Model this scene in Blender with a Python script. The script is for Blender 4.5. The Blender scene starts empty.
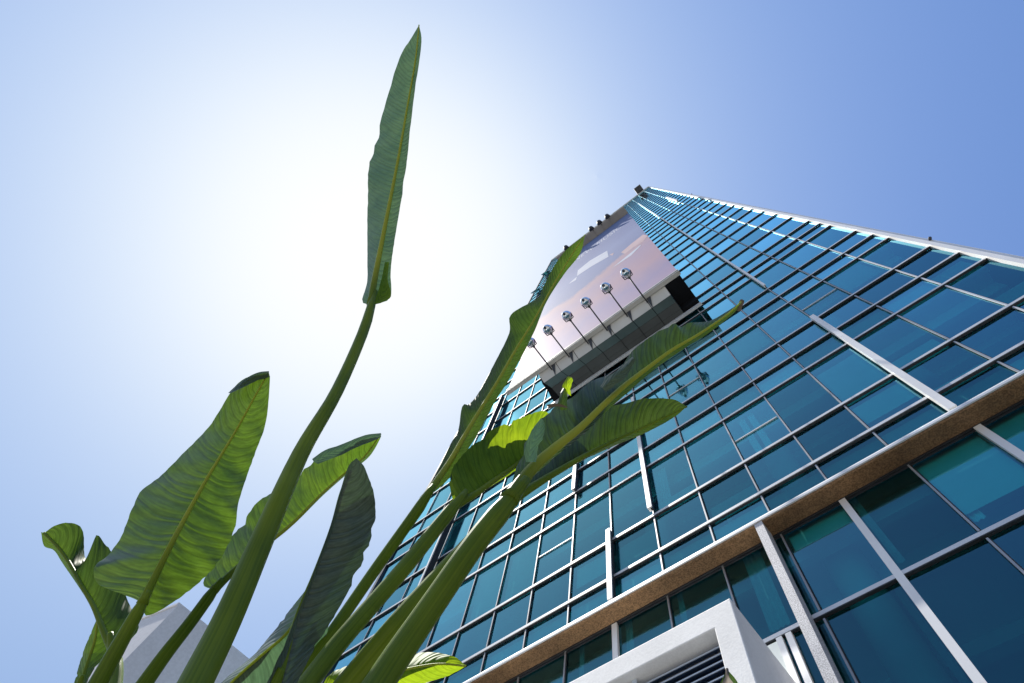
import bpy, math, random
from mathutils import Vector, Matrix
random.seed(7)
sc = bpy.context.scene
COL = sc.collection
V3 = Vector

# ------------------------------------------------------------------ camera
F_PX = 612.14
EYE = V3((0, 0, 1.5))
RIGHT = V3((0.7792177, 0.6125045, 0.1328833))
DOWN = V3((-0.5694607, 0.7804510, -0.2580906))
FWD = V3((-0.2617905, 0.1254369, 0.9569385))
cam_data = bpy.data.cameras.new('camera')
cam_data.sensor_width = 36.0
cam_data.lens = F_PX * 36.0 / 1024.0
cam_data.clip_start = 0.02
cam_data.clip_end = 8000
cam = bpy.data.objects.new('camera', cam_data)
COL.objects.link(cam)
up = -DOWN
cam.matrix_world = Matrix(((RIGHT.x, up.x, -FWD.x, EYE.x), (RIGHT.y, up.y, -FWD.y, EYE.y),
                           (RIGHT.z, up.z, -FWD.z, EYE.z), (0, 0, 0, 1)))
sc.camera = cam


def at(x, y, dep):
    """point seen at photo position x, y at a distance dep along the optical axis"""
    return EYE + dep * (FWD + RIGHT * ((x - 512) / F_PX) + DOWN * ((y - 341.5) / F_PX))


def seen(p):
    q = p - EYE
    z = q.dot(FWD)
    if z < 0.05:
        return None
    return (512 + F_PX * q.dot(RIGHT) / z, 341.5 + F_PX * q.dot(DOWN) / z)


# ------------------------------------------------------------------ light
SUN = V3((-0.3428, -0.1258, 0.9310)).normalized()
elev = math.asin(SUN.z)
azim = math.atan2(SUN.x, SUN.y)
w = bpy.data.worlds.new('World')
sc.world = w
w.use_nodes = True
nt = w.node_tree
bg = nt.nodes['Background']
sky = nt.nodes.new('ShaderNodeTexSky')
sky.sky_type = 'NISHITA'
sky.sun_disc = False
sky.sun_elevation = elev
sky.sun_rotation = azim
sky.altitude = 0
sky.air_density = 3.0
sky.dust_density = 8.0
sky.ozone_density = 6.0
# film-like shoulder on the very bright sky: 1 - exp(-k * radiance), per channel
ssep = nt.nodes.new('ShaderNodeSeparateColor')
scom = nt.nodes.new('ShaderNodeCombineColor')
nt.links.new(sky.outputs[0], ssep.inputs[0])
EXPOSURE = 0.95
for ch, k in enumerate((0.074, 0.1085, 0.24)):
    m1 = nt.nodes.new('ShaderNodeMath'); m1.operation = 'MULTIPLY'; m1.inputs[1].default_value = -k
    m2 = nt.nodes.new('ShaderNodeMath'); m2.operation = 'EXPONENT'
    m3 = nt.nodes.new('ShaderNodeMath'); m3.operation = 'MULTIPLY_ADD'
    amp = 1.03 * 10 / 2 ** EXPOSURE
    m3.inputs[1].default_value = -amp; m3.inputs[2].default_value = amp
    nt.links.new(ssep.outputs[ch], m1.inputs[0]); nt.links.new(m1.outputs[0], m2.inputs[0]); nt.links.new(m2.outputs[0], m3.inputs[0])
    nt.links.new(m3.outputs[0], scom.inputs[ch])
nt.links.new(scom.outputs[0], bg.inputs[0])
bg.inputs[1].default_value = 0.1
sun_d = bpy.data.lights.new('sun', 'SUN')
sun_d.energy = 4.8
sun_d.angle = math.radians(0.5)
sun_d.color = (1.0, 0.95, 0.87)
sun_o = bpy.data.objects.new('sun', sun_d)
sun_o.rotation_euler = SUN.to_track_quat('Z', 'Y').to_euler()
sun_o.location = (0, 0, 150)
COL.objects.link(sun_o)
sc.view_settings.view_transform = 'Standard'
sc.view_settings.look = 'None'
sc.view_settings.gamma = 1
sc.view_settings.use_curve_mapping = False
sc.view_settings.exposure = EXPOSURE
sc.cycles.max_bounces = 10
sc.cycles.transparent_max_bounces = 16
sc.cycles.caustics_reflective = False
sc.cycles.caustics_refractive = False
sc.cycles.use_denoising = True
sc.cycles.sample_clamp_indirect = 4.0
sc.cycles.sample_clamp_direct = 1.6

# ------------------------------------------------------------------ helpers


def tag(o, label=None, cat=None, group=None, kind=None):
    if label: o['label'] = label
    if cat: o['category'] = cat
    if group: o['group'] = group
    if kind: o['kind'] = kind
    return o


def empty(name, loc=(0, 0, 0)):
    o = bpy.data.objects.new(name, None)
    o.location = loc
    o.empty_display_size = 0.2
    COL.objects.link(o)
    return o


class MB:
    """collects polygons, then links them as one mesh object"""

    def __init__(s):
        s.v, s.f, s.m, s.uv = [], [], [], []

    def add(s, vs, fs, mi=0, uvs=None):
        b = len(s.v)
        s.v += [tuple(p) for p in vs]
        s.f += [tuple(i + b for i in f) for f in fs]
        s.m += [mi] * len(fs)
        s.uv += uvs if uvs else [(0, 0)] * len(vs)
        return s

    def box(s, x0, x1, y0, y1, z0, z1, mi=0, under=None, bev=0):
        vs = [(x, y, z) for z in (z0, z1) for y in (y0, y1) for x in (x0, x1)]
        fs = [(0, 2, 3, 1), (4, 5, 7, 6), (0, 1, 5, 4), (2, 6, 7, 3), (0, 4, 6, 2), (1, 3, 7, 5)]
        s.add(vs, fs, mi)
        if under is not None:
            s.m[-6] = under
        return s

    def prism(s, prof, x0, x1, mi=0):
        """prof: closed list of (y, z) swept along x"""
        n = len(prof)
        vs = [(x0, y, z) for y, z in prof] + [(x1, y, z) for y, z in prof]
        fs = [(i, (i + 1) % n, n + (i + 1) % n, n + i) for i in range(n)]
        fs += [tuple(range(n))[::-1], tuple(range(n, 2 * n))]
        return s.add(vs, fs, mi)

    def tube(s, pts, rads, seg=10, mi=0, cap=True, flat=1.0):
        n = len(pts)
        vs, fs, uvs = [], [], []
        side = None
        run = 0.0
        for i in range(n):
            t = (pts[min(i + 1, n - 1)] - pts[max(i - 1, 0)]).normalized()
            if side is None:
                a = V3((0, 0, 1)) if abs(t.z) < 0.9 else V3((1, 0, 0))
                side = t.cross(a).normalized()
            else:
                side = (side - t * side.dot(t)).normalized()
            oth = t.cross(side)
            if i: run += (pts[i] - pts[i - 1]).length
            for k in range(seg):
                a = 2 * math.pi * k / seg
                vs.append(pts[i] + rads[i] * (side * math.cos(a) + oth * math.sin(a) * flat))
                uvs.append((k / seg, run))
        for i in range(n - 1):
            for k in range(seg):
                k2 = (k + 1) % seg
                fs.append((i * seg + k, i * seg + k2, (i + 1) * seg + k2, (i + 1) * seg + k))
        if cap:
            fs.append(tuple(range(seg))[::-1])
            fs.append(tuple((n - 1) * seg + k for k in range(seg)))
        return s.add(vs, fs, mi, uvs)

    def lathe(s, prof, origin, axis, seg=20, mi=0):
        """prof: (radius, height) along axis"""
        axis = axis.normalized()
        a = V3((0, 0, 1)) if abs(axis.z) < 0.9 else V3((1, 0, 0))
        e1 = axis.cross(a).normalized()
        e2 = axis.cross(e1)
        vs, fs = [], []
        for r, h in prof:
            for k in range(seg):
                t = 2 * math.pi * k / seg
                vs.append(origin + axis * h + r * (e1 * math.cos(t) + e2 * math.sin(t)))
        for i in range(len(prof) - 1):
            for k in range(seg):
                k2 = (k + 1) % seg
                fs.append((i * seg + k, i * seg + k2, (i + 1) * seg + k2, (i + 1) * seg + k))
        fs.append(tuple(range(seg))[::-1])
        fs.append(tuple((len(prof) - 1) * seg + k for k in range(seg)))
        return s.add(vs, fs, mi)

    def build(s, name, mats, parent=None, smooth=False):
        me = bpy.data.meshes.new(name)
        me.from_pydata(s.v, [], s.f)
        if not isinstance(mats, (list, tuple)): mats = [mats]
        for m in mats: me.materials.append(m)
        me.polygons.foreach_set('material_index', s.m)
        if smooth: me.polygons.foreach_set('use_smooth', [True] * len(s.f))
        if any(u != (0, 0) for u in s.uv):
            lay = me.uv_layers.new(name='UVMap')
            for l in me.loops: lay.data[l.index].uv = s.uv[l.vertex_index]
        me.update()
        o = bpy.data.objects.new(name, me)
        COL.objects.link(o)
        if parent is not None:
            o.parent = parent
            o.matrix_parent_inverse = Matrix.Translation(-parent.location) if parent.type == 'EMPTY' else Matrix()
        return o


# ------------------------------------------------------------------ materials


def new_mat(name):
    m = bpy.data.materials.new(name)
    m.use_nodes = True
    t = m.node_tree
    return m, t, t.nodes['Principled BSDF']


def simple(name, col, rough=0.5, metal=0.0, vary=0.12, scale=3.0, bump=0.0, bscale=60.0, spec=0.5, fine=0.0):
    m, t, p = new_mat(name)
    p.inputs['Roughness'].default_value = rough
    p.inputs['Metallic'].default_value = metal
    p.inputs['Specular IOR Level'].default_value = spec
    tc = t.nodes.new('ShaderNodeTexCoord')
    n = t.nodes.new('ShaderNodeTexNoise')
    n.inputs['Scale'].default_value = scale
    n.inputs['Detail'].default_value = 6
    t.links.new(tc.outputs['Object'], n.inputs['Vector'])
    r = t.nodes.new('ShaderNodeValToRGB')
    r.color_ramp.elements[0].position = 0.3
    r.color_ramp.elements[1].position = 0.7
    r.color_ramp.elements[0].color = tuple(c * (1 - vary) for c in col) + (1,)
    r.color_ramp.elements[1].color = tuple(min(1, c * (1 + vary)) for c in col) + (1,)
    t.links.new(n.outputs['Fac'], r.inputs['Fac'])
    out = r.outputs['Color']
    if fine:
        n2 = t.nodes.new('ShaderNodeTexNoise')
        n2.inputs['Scale'].default_value = bscale
        n2.inputs['Detail'].default_value = 3
        t.links.new(tc.outputs['Object'], n2.inputs['Vector'])
        r2 = t.nodes.new('ShaderNodeValToRGB')
        r2.color_ramp.elements[0].position = 0.38
        r2.color_ramp.elements[1].position = 0.62
        r2.color_ramp.elements[0].color = (1 - fine,) * 3 + (1,)
        r2.color_ramp.elements[1].color = (1 + fine,) * 3 + (1,)
        t.links.new(n2.outputs['Fac'], r2.inputs['Fac'])
        mx = t.nodes.new('ShaderNodeMix')
        mx.data_type = 'RGBA'
        mx.blend_type = 'MULTIPLY'
        mx.inputs[0].default_value = 1
        t.links.new(out, mx.inputs[6])
        t.links.new(r2.outputs['Color'], mx.inputs[7])
        out = mx.outputs[2]
    t.links.new(out, p.inputs['Base Color'])
    if bump:
        n3 = t.nodes.new('ShaderNodeTexNoise')
        n3.inputs['Scale'].default_value = bscale
        n3.inputs['Detail'].default_value = 4
        t.links.new(tc.outputs['Object'], n3.inputs['Vector'])
        b = t.nodes.new('ShaderNodeBump')
        b.inputs['Strength'].default_value = bump
        b.inputs['Distance'].default_value = 0.01
        t.links.new(n3.outputs['Fac'], b.inputs['Height'])
        t.links.new(b.outputs['Normal'], p.inputs['Normal'])
    return m


M = {}
M['alu'] = simple('pale_aluminium', (0.64, 0.65, 0.67), 0.38, 0.25, 0.08, 1.2)
M['alu_fin'] = simple('white_aluminium', (0.8, 0.8, 0.8), 0.4, 0.1, 0.07, 1.0)
M['mullion'] = simple('grey_aluminium', (0.34, 0.35, 0.37), 0.4, 0.3, 0.15, 0.8)
M['gasket'] = simple('dark_gasket_and_shade', (0.018, 0.02, 0.024), 0.6, 0, 0.3, 4)  # real gaskets, also painted shade under transoms and on fin sides
M['granite'] = simple('brown_granite', (0.19, 0.112, 0.056), 0.5, 0, 0.4, 1.1, 0.25, 45, 0.35, 0.38)
M['granite_grey'] = simple('speckled_grey_granite', (0.52, 0.52, 0.54), 0.5, 0, 0.08, 4, 0.1, 70, 0.4, 0.35)
M['render'] = simple('white_render', (0.87, 0.87, 0.86), 0.75, 0, 0.055, 2.2, 0.15, 40, 0.3, 0.03)
M['block'] = simple('grey_white_render', (0.74, 0.74, 0.76), 0.8, 0, 0.07, 0.35, 0.1, 10, 0.3, 0.04)
M['slab'] = simple('office_ceiling', (0.72, 0.76, 0.76), 0.8, 0, 0.12, 0.35)
M['core'] = simple('office_core_wall', (0.22, 0.25, 0.25), 0.8, 0, 0.35, 0.5)
M['blind'] = simple('roller_blind_cloth', (0.86, 0.9, 0.86), 0.85, 0, 0.05, 2)
M['curtain'] = simple('white_curtain', (0.88, 0.9, 0.9), 0.8, 0, 0.04, 3)
M['column'] = simple('office_column', (0.5, 0.53, 0.54), 0.7, 0, 0.08, 1)
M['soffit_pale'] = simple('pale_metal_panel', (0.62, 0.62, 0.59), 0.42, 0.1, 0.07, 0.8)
M['soffit_dark'] = simple('grey_green_panel_shaded', (0.12, 0.15, 0.145), 0.22, 0.3, 0.25, 0.7)  # second soffit row: grey-green, darkened to imitate the fade into shade
M['soffit_black'] = simple('panel_painted_shade', (0.03, 0.04, 0.042), 0.15, 0.2, 0.3, 0.7)  # inner soffit rows: dark reflection and shade put into the colour
M['black'] = simple('painted_void_shade', (0.008, 0.009, 0.011), 0.9, 0, 0.3, 1, spec=0.1)  # near-black colour stands in for the shade of the open void
M['trim'] = simple('billboard_trim', (0.5, 0.49, 0.46), 0.5, 0.2, 0.1, 1)
M['cornice'] = simple('billboard_hood', (0.33, 0.31, 0.29), 0.6, 0.1, 0.12, 0.6)
M['lampdark'] = simple('lamp_arm_steel', (0.07, 0.075, 0.085), 0.45, 0.5, 0.2, 8)
M['chrome'] = simple('polished_lamp_shell', (0.82, 0.83, 0.86), 0.13, 0.95, 0.06, 9)
M['lens'] = simple('lamp_glass', (0.75, 0.77, 0.8), 0.08, 0.4, 0.1, 10)
M['louvre'] = simple('blue_grey_louvre', (0.10, 0.17, 0.30), 0.4, 0.1, 0.1, 2)
M['lip'] = simple('louvre_lip', (0.6, 0.68, 0.78), 0.4, 0.1, 0.06, 2)
M['louvre_back'] = simple('louvre_backing', (0.03, 0.045, 0.075), 0.6, 0, 0.2, 3)
M['ground'] = simple('concrete_paving', (0.17, 0.17, 0.165), 0.85, 0, 0.12, 0.4, 0.2, 8, 0.3)
M['soil'] = simple('planting_soil', (0.06, 0.045, 0.03), 0.95, 0, 0.3, 9, 0.6, 30)
M['roof'] = simple('roof_gear', (0.06, 0.06, 0.065), 0.6, 0.2, 0.4, 5)
M['cladding'] = simple('side_cladding', (0.2, 0.3, 0.38), 0.2, 0.2, 0.12, 0.3)
M['paper'] = simple('poster_white', (0.46, 0.5, 0.62), 0.7, 0, 0.05, 1.0)
M['paper_pink'] = simple('poster_pink', (0.48, 0.32, 0.36), 0.7, 0, 0.15, 0.6)


def glass_mat(name, tint, boost):
    m, t, p = new_mat(name)
    t.nodes.remove(p)
    out = t.nodes['Material Output']
    tr = t.nodes.new('ShaderNodeBsdfTransparent')
    # every pane its own tint strength
    oi = t.nodes.new('ShaderNodeObjectInfo'); ge = t.nodes.new('ShaderNodeNewGeometry')
    sm = t.nodes.new('ShaderNodeMath'); sm.operation = 'ADD'
    t.links.new(oi.outputs['Random'], sm.inputs[0]); t.links.new(ge.outputs['Random Per Island'], sm.inputs[1])
    fc = t.nodes.new('ShaderNodeMath'); fc.operation = 'FRACT'; t.links.new(sm.outputs[0], fc.inputs[0])
    rr = t.nodes.new('ShaderNodeValToRGB')
    rr.color_ramp.elements[0].color = tuple(c * 0.6 for c in tint) + (1,)
    rr.color_ramp.elements[1].color = tuple(min(1, c * 1.12) for c in tint) + (1,)
    t.links.new(fc.outputs[0], rr.inputs[0]); t.links.new(rr.outputs[0], tr.inputs[0])
    gl = t.nodes.new('ShaderNodeBsdfGlossy')
    gl.inputs['Roughness'].default_value = 0.035
    gl.inputs['Color'].default_value = (0.29, 0.75, 0.97, 1)
    tc = t.nodes.new('ShaderNodeTexCoord')
    n = t.nodes.new('ShaderNodeTexNoise')
    n.inputs['Scale'].default_value = 0.55
    n.inputs['Detail'].default_value = 1
    t.links.new(tc.outputs['Object'], n.inputs['Vector'])
    b = t.nodes.new('ShaderNodeBump')
    b.inputs['Strength'].default_value = 0.06
    b.inputs['Distance'].default_value = 0.05
    t.links.new(n.outputs['Fac'], b.inputs['Height'])
    t.links.new(b.outputs['Normal'], gl.inputs['Normal'])
    fr = t.nodes.new('ShaderNodeFresnel')
    fr.inputs['IOR'].default_value = boost
    mx = t.nodes.new('ShaderNodeMixShader')
    # two panes, four surfaces: and a faint solar coating: three times the reflection of one bare face
    db = t.nodes.new('ShaderNodeMath'); db.operation = 'MULTIPLY'; db.use_clamp = True
    dv = t.nodes.new('ShaderNodeMapRange'); dv.inputs['To Min'].default_value = 1.8; dv.inputs['To Max'].default_value = 3.2
    t.links.new(fc.outputs[0], dv.inputs[0]); t.links.new(dv.outputs[0], db.inputs[1])
    t.links.new(fr.outputs[0], db.inputs[0])
    t.links.new(db.outputs[0], mx.inputs[0])
    t.links.new(tr.outputs[0], mx.inputs[1])
    t.links.new(gl.outputs[0], mx.inputs[2])
    t.links.new(mx.outputs[0], out.inputs[0])
    return m


M['glass'] = glass_mat('blue_green_glass', (0.17, 0.84, 0.88), 1.55)


def poster_mat():
    m, t, p = new_mat('poster_print')
    p.inputs['Roughness'].default_value = 0.7
    p.inputs['Specular IOR Level'].default_value = 0.12
    tc = t.nodes.new('ShaderNodeTexCoord')
    sep = t.nodes.new('ShaderNodeSeparateXYZ')
    t.links.new(tc.outputs['Object'], sep.inputs[0])
    mp = t.nodes.new('ShaderNodeMapping')
    mp.inputs['Scale'].default_value = (0.28, 1, 0.1)
    mp.inputs['Rotation'].default_value = (0, 0.5, 0)
    t.links.new(tc.outputs['Object'], mp.inputs[0])
    n = t.nodes.new('ShaderNodeTexNoise')
    n.inputs['Scale'].default_value = 1.6
    n.inputs['Detail'].default_value = 8
    n.inputs['Roughness'].default_value = 0.65
    t.links.new(mp.outputs[0], n.inputs['Vector'])
    # ridge line of the printed hills: height + noise
    ma = t.nodes.new('ShaderNodeMath')
    ma.operation = 'MULTIPLY_ADD'
    ma.inputs[1].default_value = 7.0
    t.links.new(n.outputs['Fac'], ma.inputs[0])
    sub = t.nodes.new('ShaderNodeMath')
    sub.operation = 'MULTIPLY_ADD'
    sub.inputs[1].default_value = -0.3
    t.links.new(sep.outputs['X'], sub.inputs[0])
    t.links.new(sep.outputs['Z'], sub.inputs[2])
    t.links.new(sub.outputs[0], ma.inputs[2])
    mr = t.nodes.new('ShaderNodeMapRange')
    mr.inputs['From Min'].default_value = 24
    mr.inputs['From Max'].default_value = 66
    t.links.new(ma.outputs[0], mr.inputs[0])
    r = t.nodes.new('ShaderNodeValToRGB')
    e = r.color_ramp.elements
    e[0].position = 0.0; e[0].color = (0.33, 0.27, 0.44, 1)
    e[1].position = 1.0; e[1].color = (0.15, 0.2, 0.38, 1)
    for pos, c in ((0.08, (0.40, 0.28, 0.40)), (0.18, (0.30, 0.25, 0.42)), (0.27, (0.42, 0.28, 0.36)), (0.36, (0.36, 0.27, 0.40)), (0.42, (0.44, 0.30, 0.36)), (0.45, (0.17, 0.21, 0.40)), (0.6, (0.20, 0.25, 0.46)), (0.75, (0.16, 0.2, 0.4))):
        x = e.new(pos); x.color = c + (1,)
    t.links.new(mr.outputs[0], r.inputs[0])
    t.links.new(r.outputs[0], p.inputs['Base Color'])
    return m


M['poster'] = poster_mat()


def leaf_mat(name, refl, trans, gloss_rough=0.42, vein=0.25, spec=0.28):
    m, t, p = new_mat(name)
    out = t.nodes['Material Output']
    uv = t.nodes.new('ShaderNodeUVMap')
    sep = t.nodes.new('ShaderNodeSeparateXYZ')
    t.links.new(uv.outputs[0], sep.inputs[0])
    ab = t.nodes.new('ShaderNodeMath'); ab.operation = 'ABSOLUTE'
    t.links.new(sep.outputs['X'], ab.inputs[0])
    # lateral veins: stripes in v sweeping forward towards the margin
    sq = t.nodes.new('ShaderNodeMath'); sq.operation = 'POWER'; sq.inputs[1].default_value = 1.6
    t.links.new(ab.outputs[0], sq.inputs[0])
    vv = t.nodes.new('ShaderNodeMath'); vv.operation = 'MULTIPLY_ADD'; vv.inputs[1].default_value = -0.04
    t.links.new(sq.outputs[0], vv.inputs[0]); t.links.new(sep.outputs['Y'], vv.inputs[2])
    comb = t.nodes.new('ShaderNodeCombineXYZ')
    sx = t.nodes.new('ShaderNodeMath'); sx.operation = 'MULTIPLY'; sx.inputs[1].default_value = 0.02
    t.links.new(sep.outputs['X'], sx.inputs[0])
    t.links.new(sx.outputs[0], comb.inputs[0]); t.links.new(vv.outputs[0], comb.inputs[1])

    def stripes(scale, det):
        n = t.nodes.new('ShaderNodeTexNoise')
        n.inputs['Scale'].default_value = scale
        n.inputs['Detail'].default_value = det
        t.links.new(comb.outputs[0], n.inputs['Vector'])
        return n.outputs['Fac']

    def mul(a, b):
        x = t.nodes.new('ShaderNodeMix'); x.data_type = 'RGBA'; x.blend_type = 'MULTIPLY'; x.inputs[0].default_value = 1
        if isinstance(a, tuple): x.inputs[6].default_value = a
        else: t.links.new(a, x.inputs[6])
        t.links.new(b, x.inputs[7])
        return x.outputs[2]

    def ramp(fac, p0, p1, c0, c1):
        r = t.nodes.new('ShaderNodeValToRGB')
        r.color_ramp.elements[0].position = p0; r.color_ramp.elements[1].position = p1
        r.color_ramp.elements[0].color = c0 + (1,); r.color_ramp.elements[1].color = c1 + (1,)
        t.links.new(fac, r.inputs[0])
        return r.outputs[0]
    def lines(period, jitter):
        # sine bands with a little noise in their phase: the parallel lateral veins
        a = t.nodes.new('ShaderNodeMath'); a.operation = 'MULTIPLY_ADD'; a.inputs[1].default_value = jitter
        t.links.new(stripes(30, 2), a.inputs[0]); 
        f = t.nodes.new('ShaderNodeMath'); f.operation = 'MULTIPLY'; f.inputs[1].default_value = 2 * math.pi / period
        t.links.new(vv.outputs[0], f.inputs[0]); t.links.new(f.outputs[0], a.inputs[2])
        sn = t.nodes.new('ShaderNodeMath'); sn.operation = 'SINE'; t.links.new(a.outputs[0], sn.inputs[0])
        h = t.nodes.new('ShaderNodeMath'); h.operation = 'MULTIPLY_ADD'; h.inputs[1].default_value = 0.5; h.inputs[2].default_value = 0.5
        t.links.new(sn.outputs[0], h.inputs[0])
        return h.outputs[0]
    s1 = lines(0.017, 17.0)
    s2 = stripes(300, 3)
    s3 = lines(0.0055, 14.0)
    k1 = ramp(s1, 0.0, 0.4, (1 - vein * 1.05,) * 3, (1 + vein * 0.35,) * 3)
    k2 = mul(ramp(s2, 0.35, 0.65, (1 - vein * 0.7,) * 3, (1 + vein * 0.6,) * 3), ramp(s3, 0.0, 0.5, (1 - vein * 0.45,) * 3, (1 + vein * 0.15,) * 3))
    veins = mul(k1, k2)
    # blotches and a dry brown margin
    n = t.nodes.new('ShaderNodeTexNoise'); n.inputs['Scale'].default_value = 14; n.inputs['Detail'].default_value = 6
    tc = t.nodes.new('ShaderNodeTexCoord')
    t.links.new(tc.outputs['Object'], n.inputs['Vector'])
    blot = ramp(n.outputs['Fac'], 0.3, 0.7, (0.72, 0.78, 0.8), (1.2, 1.12, 1.0))
    tint = mul(veins, blot)
    ed = t.nodes.new('ShaderNodeMath'); ed.operation = 'MULTIPLY_ADD'; ed.inputs[1].default_value = 0.09
    t.links.new(n.outputs['Fac'], ed.inputs[0]); t.links.new(ab.outputs[0], ed.inputs[2])
    dry = ramp(ed.outputs[0], 1.03, 1.045, (0, 0, 0), (1, 1, 1))

    def with_dry(c, d):
        x = t.nodes.new('ShaderNodeMix'); x.data_type = 'RGBA'
        t.links.new(dry, x.inputs[0]); t.links.new(c, x.inputs[6]); x.inputs[7].default_value = d + (1,)
        return x.outputs[2]
    rc = with_dry(mul(refl + (1,), tint), (0.16, 0.1, 0.045))
    tcx = with_dry(mul(trans + (1,), tint), (0.12, 0.06, 0.02))
    t.links.new(rc, p.inputs['Base Color'])
    p.inputs['Roughness'].default_value = gloss_rough
    p.inputs['Specular IOR Level'].default_value = spec
    b = t.nodes.new('ShaderNodeBump'); b.inputs['Strength'].default_value = 0.4; b.inputs['Distance'].default_value = 0.0025
    t.links.new(s1, b.inputs['Height'])
    t.links.new(b.outputs[0], p.inputs['Normal'])
    tl = t.nodes.new('ShaderNodeBsdfTranslucent')
    t.links.new(tcx, tl.inputs[0])
    t.links.new(b.outputs[0], tl.inputs['Normal'])
    ad = t.nodes.new('ShaderNodeAddShader')
    t.links.new(p.outputs[0], ad.inputs[0]); t.links.new(tl.outputs[0], ad.inputs[1])
    t.links.new(ad.outputs[0], out.inputs[0])
    return m


M['leaf'] = leaf_mat('leaf_blade', (0.026, 0.058, 0.018), (0.032, 0.062, 0.005), vein=0.2)
M['leaf_matt'] = leaf_mat('leaf_blade_matt', (0.026, 0.055, 0.02), (0.03, 0.058, 0.006), 0.6, 0.18, 0.08)
M['leaf_grey'] = leaf_mat('leaf_blade_greyish', (0.075, 0.105, 0.085), (0.005, 0.011, 0.004), 0.45, 0.2)
M['leaf_dark'] = leaf_mat('leaf_blade_dark', (0.028, 0.055, 0.014), (0.013, 0.026, 0.002), 0.38, 0.24)
M['leaf_bright'] = leaf_mat('leaf_blade_light', (0.03, 0.065, 0.015), (0.05, 0.095, 0.006), 0.42, 0.2)
M['leaf_pale'] = leaf_mat('leaf_blade_bluish', (0.06, 0.092, 0.066), (0.022, 0.05, 0.024), 0.42, 0.16)
M['leaf_young'] = leaf_mat('leaf_blade_yellowish', (0.05, 0.10, 0.015), (0.15, 0.22, 0.006), 0.6, 0.16, 0.06)


def stem_mat():
    m, t, p = new_mat('leaf_stalk')
    tc = t.nodes.new('ShaderNodeTexCoord')
    uv = t.nodes.new('ShaderNodeUVMap')
    mp = t.nodes.new('ShaderNodeMapping'); mp.inputs['Scale'].default_value = (40, 3, 1)
    t.links.new(uv.outputs[0], mp.inputs[0])
    n = t.nodes.new('ShaderNodeTexNoise'); n.inputs['Scale'].default_value = 1.0; n.inputs['Detail'].default_value = 5
    t.links.new(mp.outputs[0], n.inputs['Vector'])
    n2 = t.nodes.new('ShaderNodeTexNoise'); n2.inputs['Scale'].default_value = 7; n2.inputs['Detail'].default_value = 6
    t.links.new(tc.outputs['Object'], n2.inputs['Vector'])
    a = t.nodes.new('ShaderNodeMath'); a.operation = 'MULTIPLY_ADD'; a.inputs[1].default_value = 0.5
    t.links.new(n.outputs['Fac'], a.inputs[0])
    h = t.nodes.new('ShaderNodeMath'); h.operation = 'MULTIPLY'; h.inputs[1].default_value = 0.5
    t.links.new(n2.outputs['Fac'], h.inputs[0]); t.links.new(h.outputs[0], a.inputs[2])
    r = t.nodes.new('ShaderNodeValToRGB')
    r.color_ramp.elements[0].position = 0.34; r.color_ramp.elements[1].position = 0.68
    r.color_ramp.elements[0].color = (0.058, 0.11, 0.007, 1); r.color_ramp.elements[1].color = (0.165, 0.235, 0.016, 1)
    t.links.new(a.outputs[0], r.inputs[0])
    mp2 = t.nodes.new('ShaderNodeMapping'); mp2.inputs['Scale'].default_value = (9, 14, 1)
    t.links.new(uv.outputs[0], mp2.inputs[0])
    n4 = t.nodes.new('ShaderNodeTexNoise'); n4.inputs['Scale'].default_value = 1.0; n4.inputs['Detail'].default_value = 8; n4.inputs['Roughness'].default_value = 0.7
    t.links.new(mp2.outputs[0], n4.inputs['Vector'])
    r4 = t.nodes.new('ShaderNodeValToRGB'); r4.color_ramp.elements[0].position = 0.62; r4.color_ramp.elements[1].position = 0.72
    t.links.new(n4.outputs['Fac'], r4.inputs[0])
    mb_ = t.nodes.new('ShaderNodeMix'); mb_.data_type = 'RGBA'; mb_.inputs[7].default_value = (0.075, 0.06, 0.02, 1)
    t.links.new(r4.outputs[0], mb_.inputs[0]); t.links.new(r.outputs[0], mb_.inputs[6])
    t.links.new(mb_.outputs[2], p.inputs['Base Color'])
    p.inputs['Roughness'].default_value = 0.42
    p.inputs['Specular IOR Level'].default_value = 0.18
    p.inputs['Subsurface Weight'].default_value = 0.25
    p.inputs['Subsurface Radius'].default_value = (0.02, 0.03, 0.008)
    p.inputs['Subsurface Scale'].default_value = 0.4
    b = t.nodes.new('ShaderNodeBump'); b.inputs['Strength'].default_value = 0.25; b.inputs['Distance'].default_value = 0.002
    t.links.new(n.outputs['Fac'], b.inputs['Height']); t.links.new(b.outputs[0], p.inputs['Normal'])
    return m


M['stem'] = stem_mat()
M['rib'] = M['stem'].copy(); M['rib'].name = 'leaf_midrib'
_t = M['rib'].node_tree
_p = _t.nodes['Principled BSDF']
_src = _p.inputs['Base Color'].links[0].from_socket
_uv = _t.nodes.new('ShaderNodeUVMap'); _sp = _t.nodes.new('ShaderNodeSeparateXYZ'); _t.links.new(_uv.outputs[0], _sp.inputs[0])
_mr = _t.nodes.new('ShaderNodeMapRange'); _mr.inputs['From Min'].default_value = 0.03; _mr.inputs['From Max'].default_value = 0.16
_t.links.new(_sp.outputs['Y'], _mr.inputs[0])
_mx = _t.nodes.new('ShaderNodeMix'); _mx.data_type = 'RGBA'; _mx.inputs[7].default_value = (0.3, 0.33, 0.03, 1)
_t.links.new(_mr.outputs[0], _mx.inputs[0]); _t.links.new(_src, _mx.inputs[6]); _t.links.new(_mx.outputs[2], _p.inputs['Base Color'])
M['dry'] = simple('dry_leaf', (0.12, 0.085, 0.045), 0.6, 0, 0.4, 40)

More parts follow.
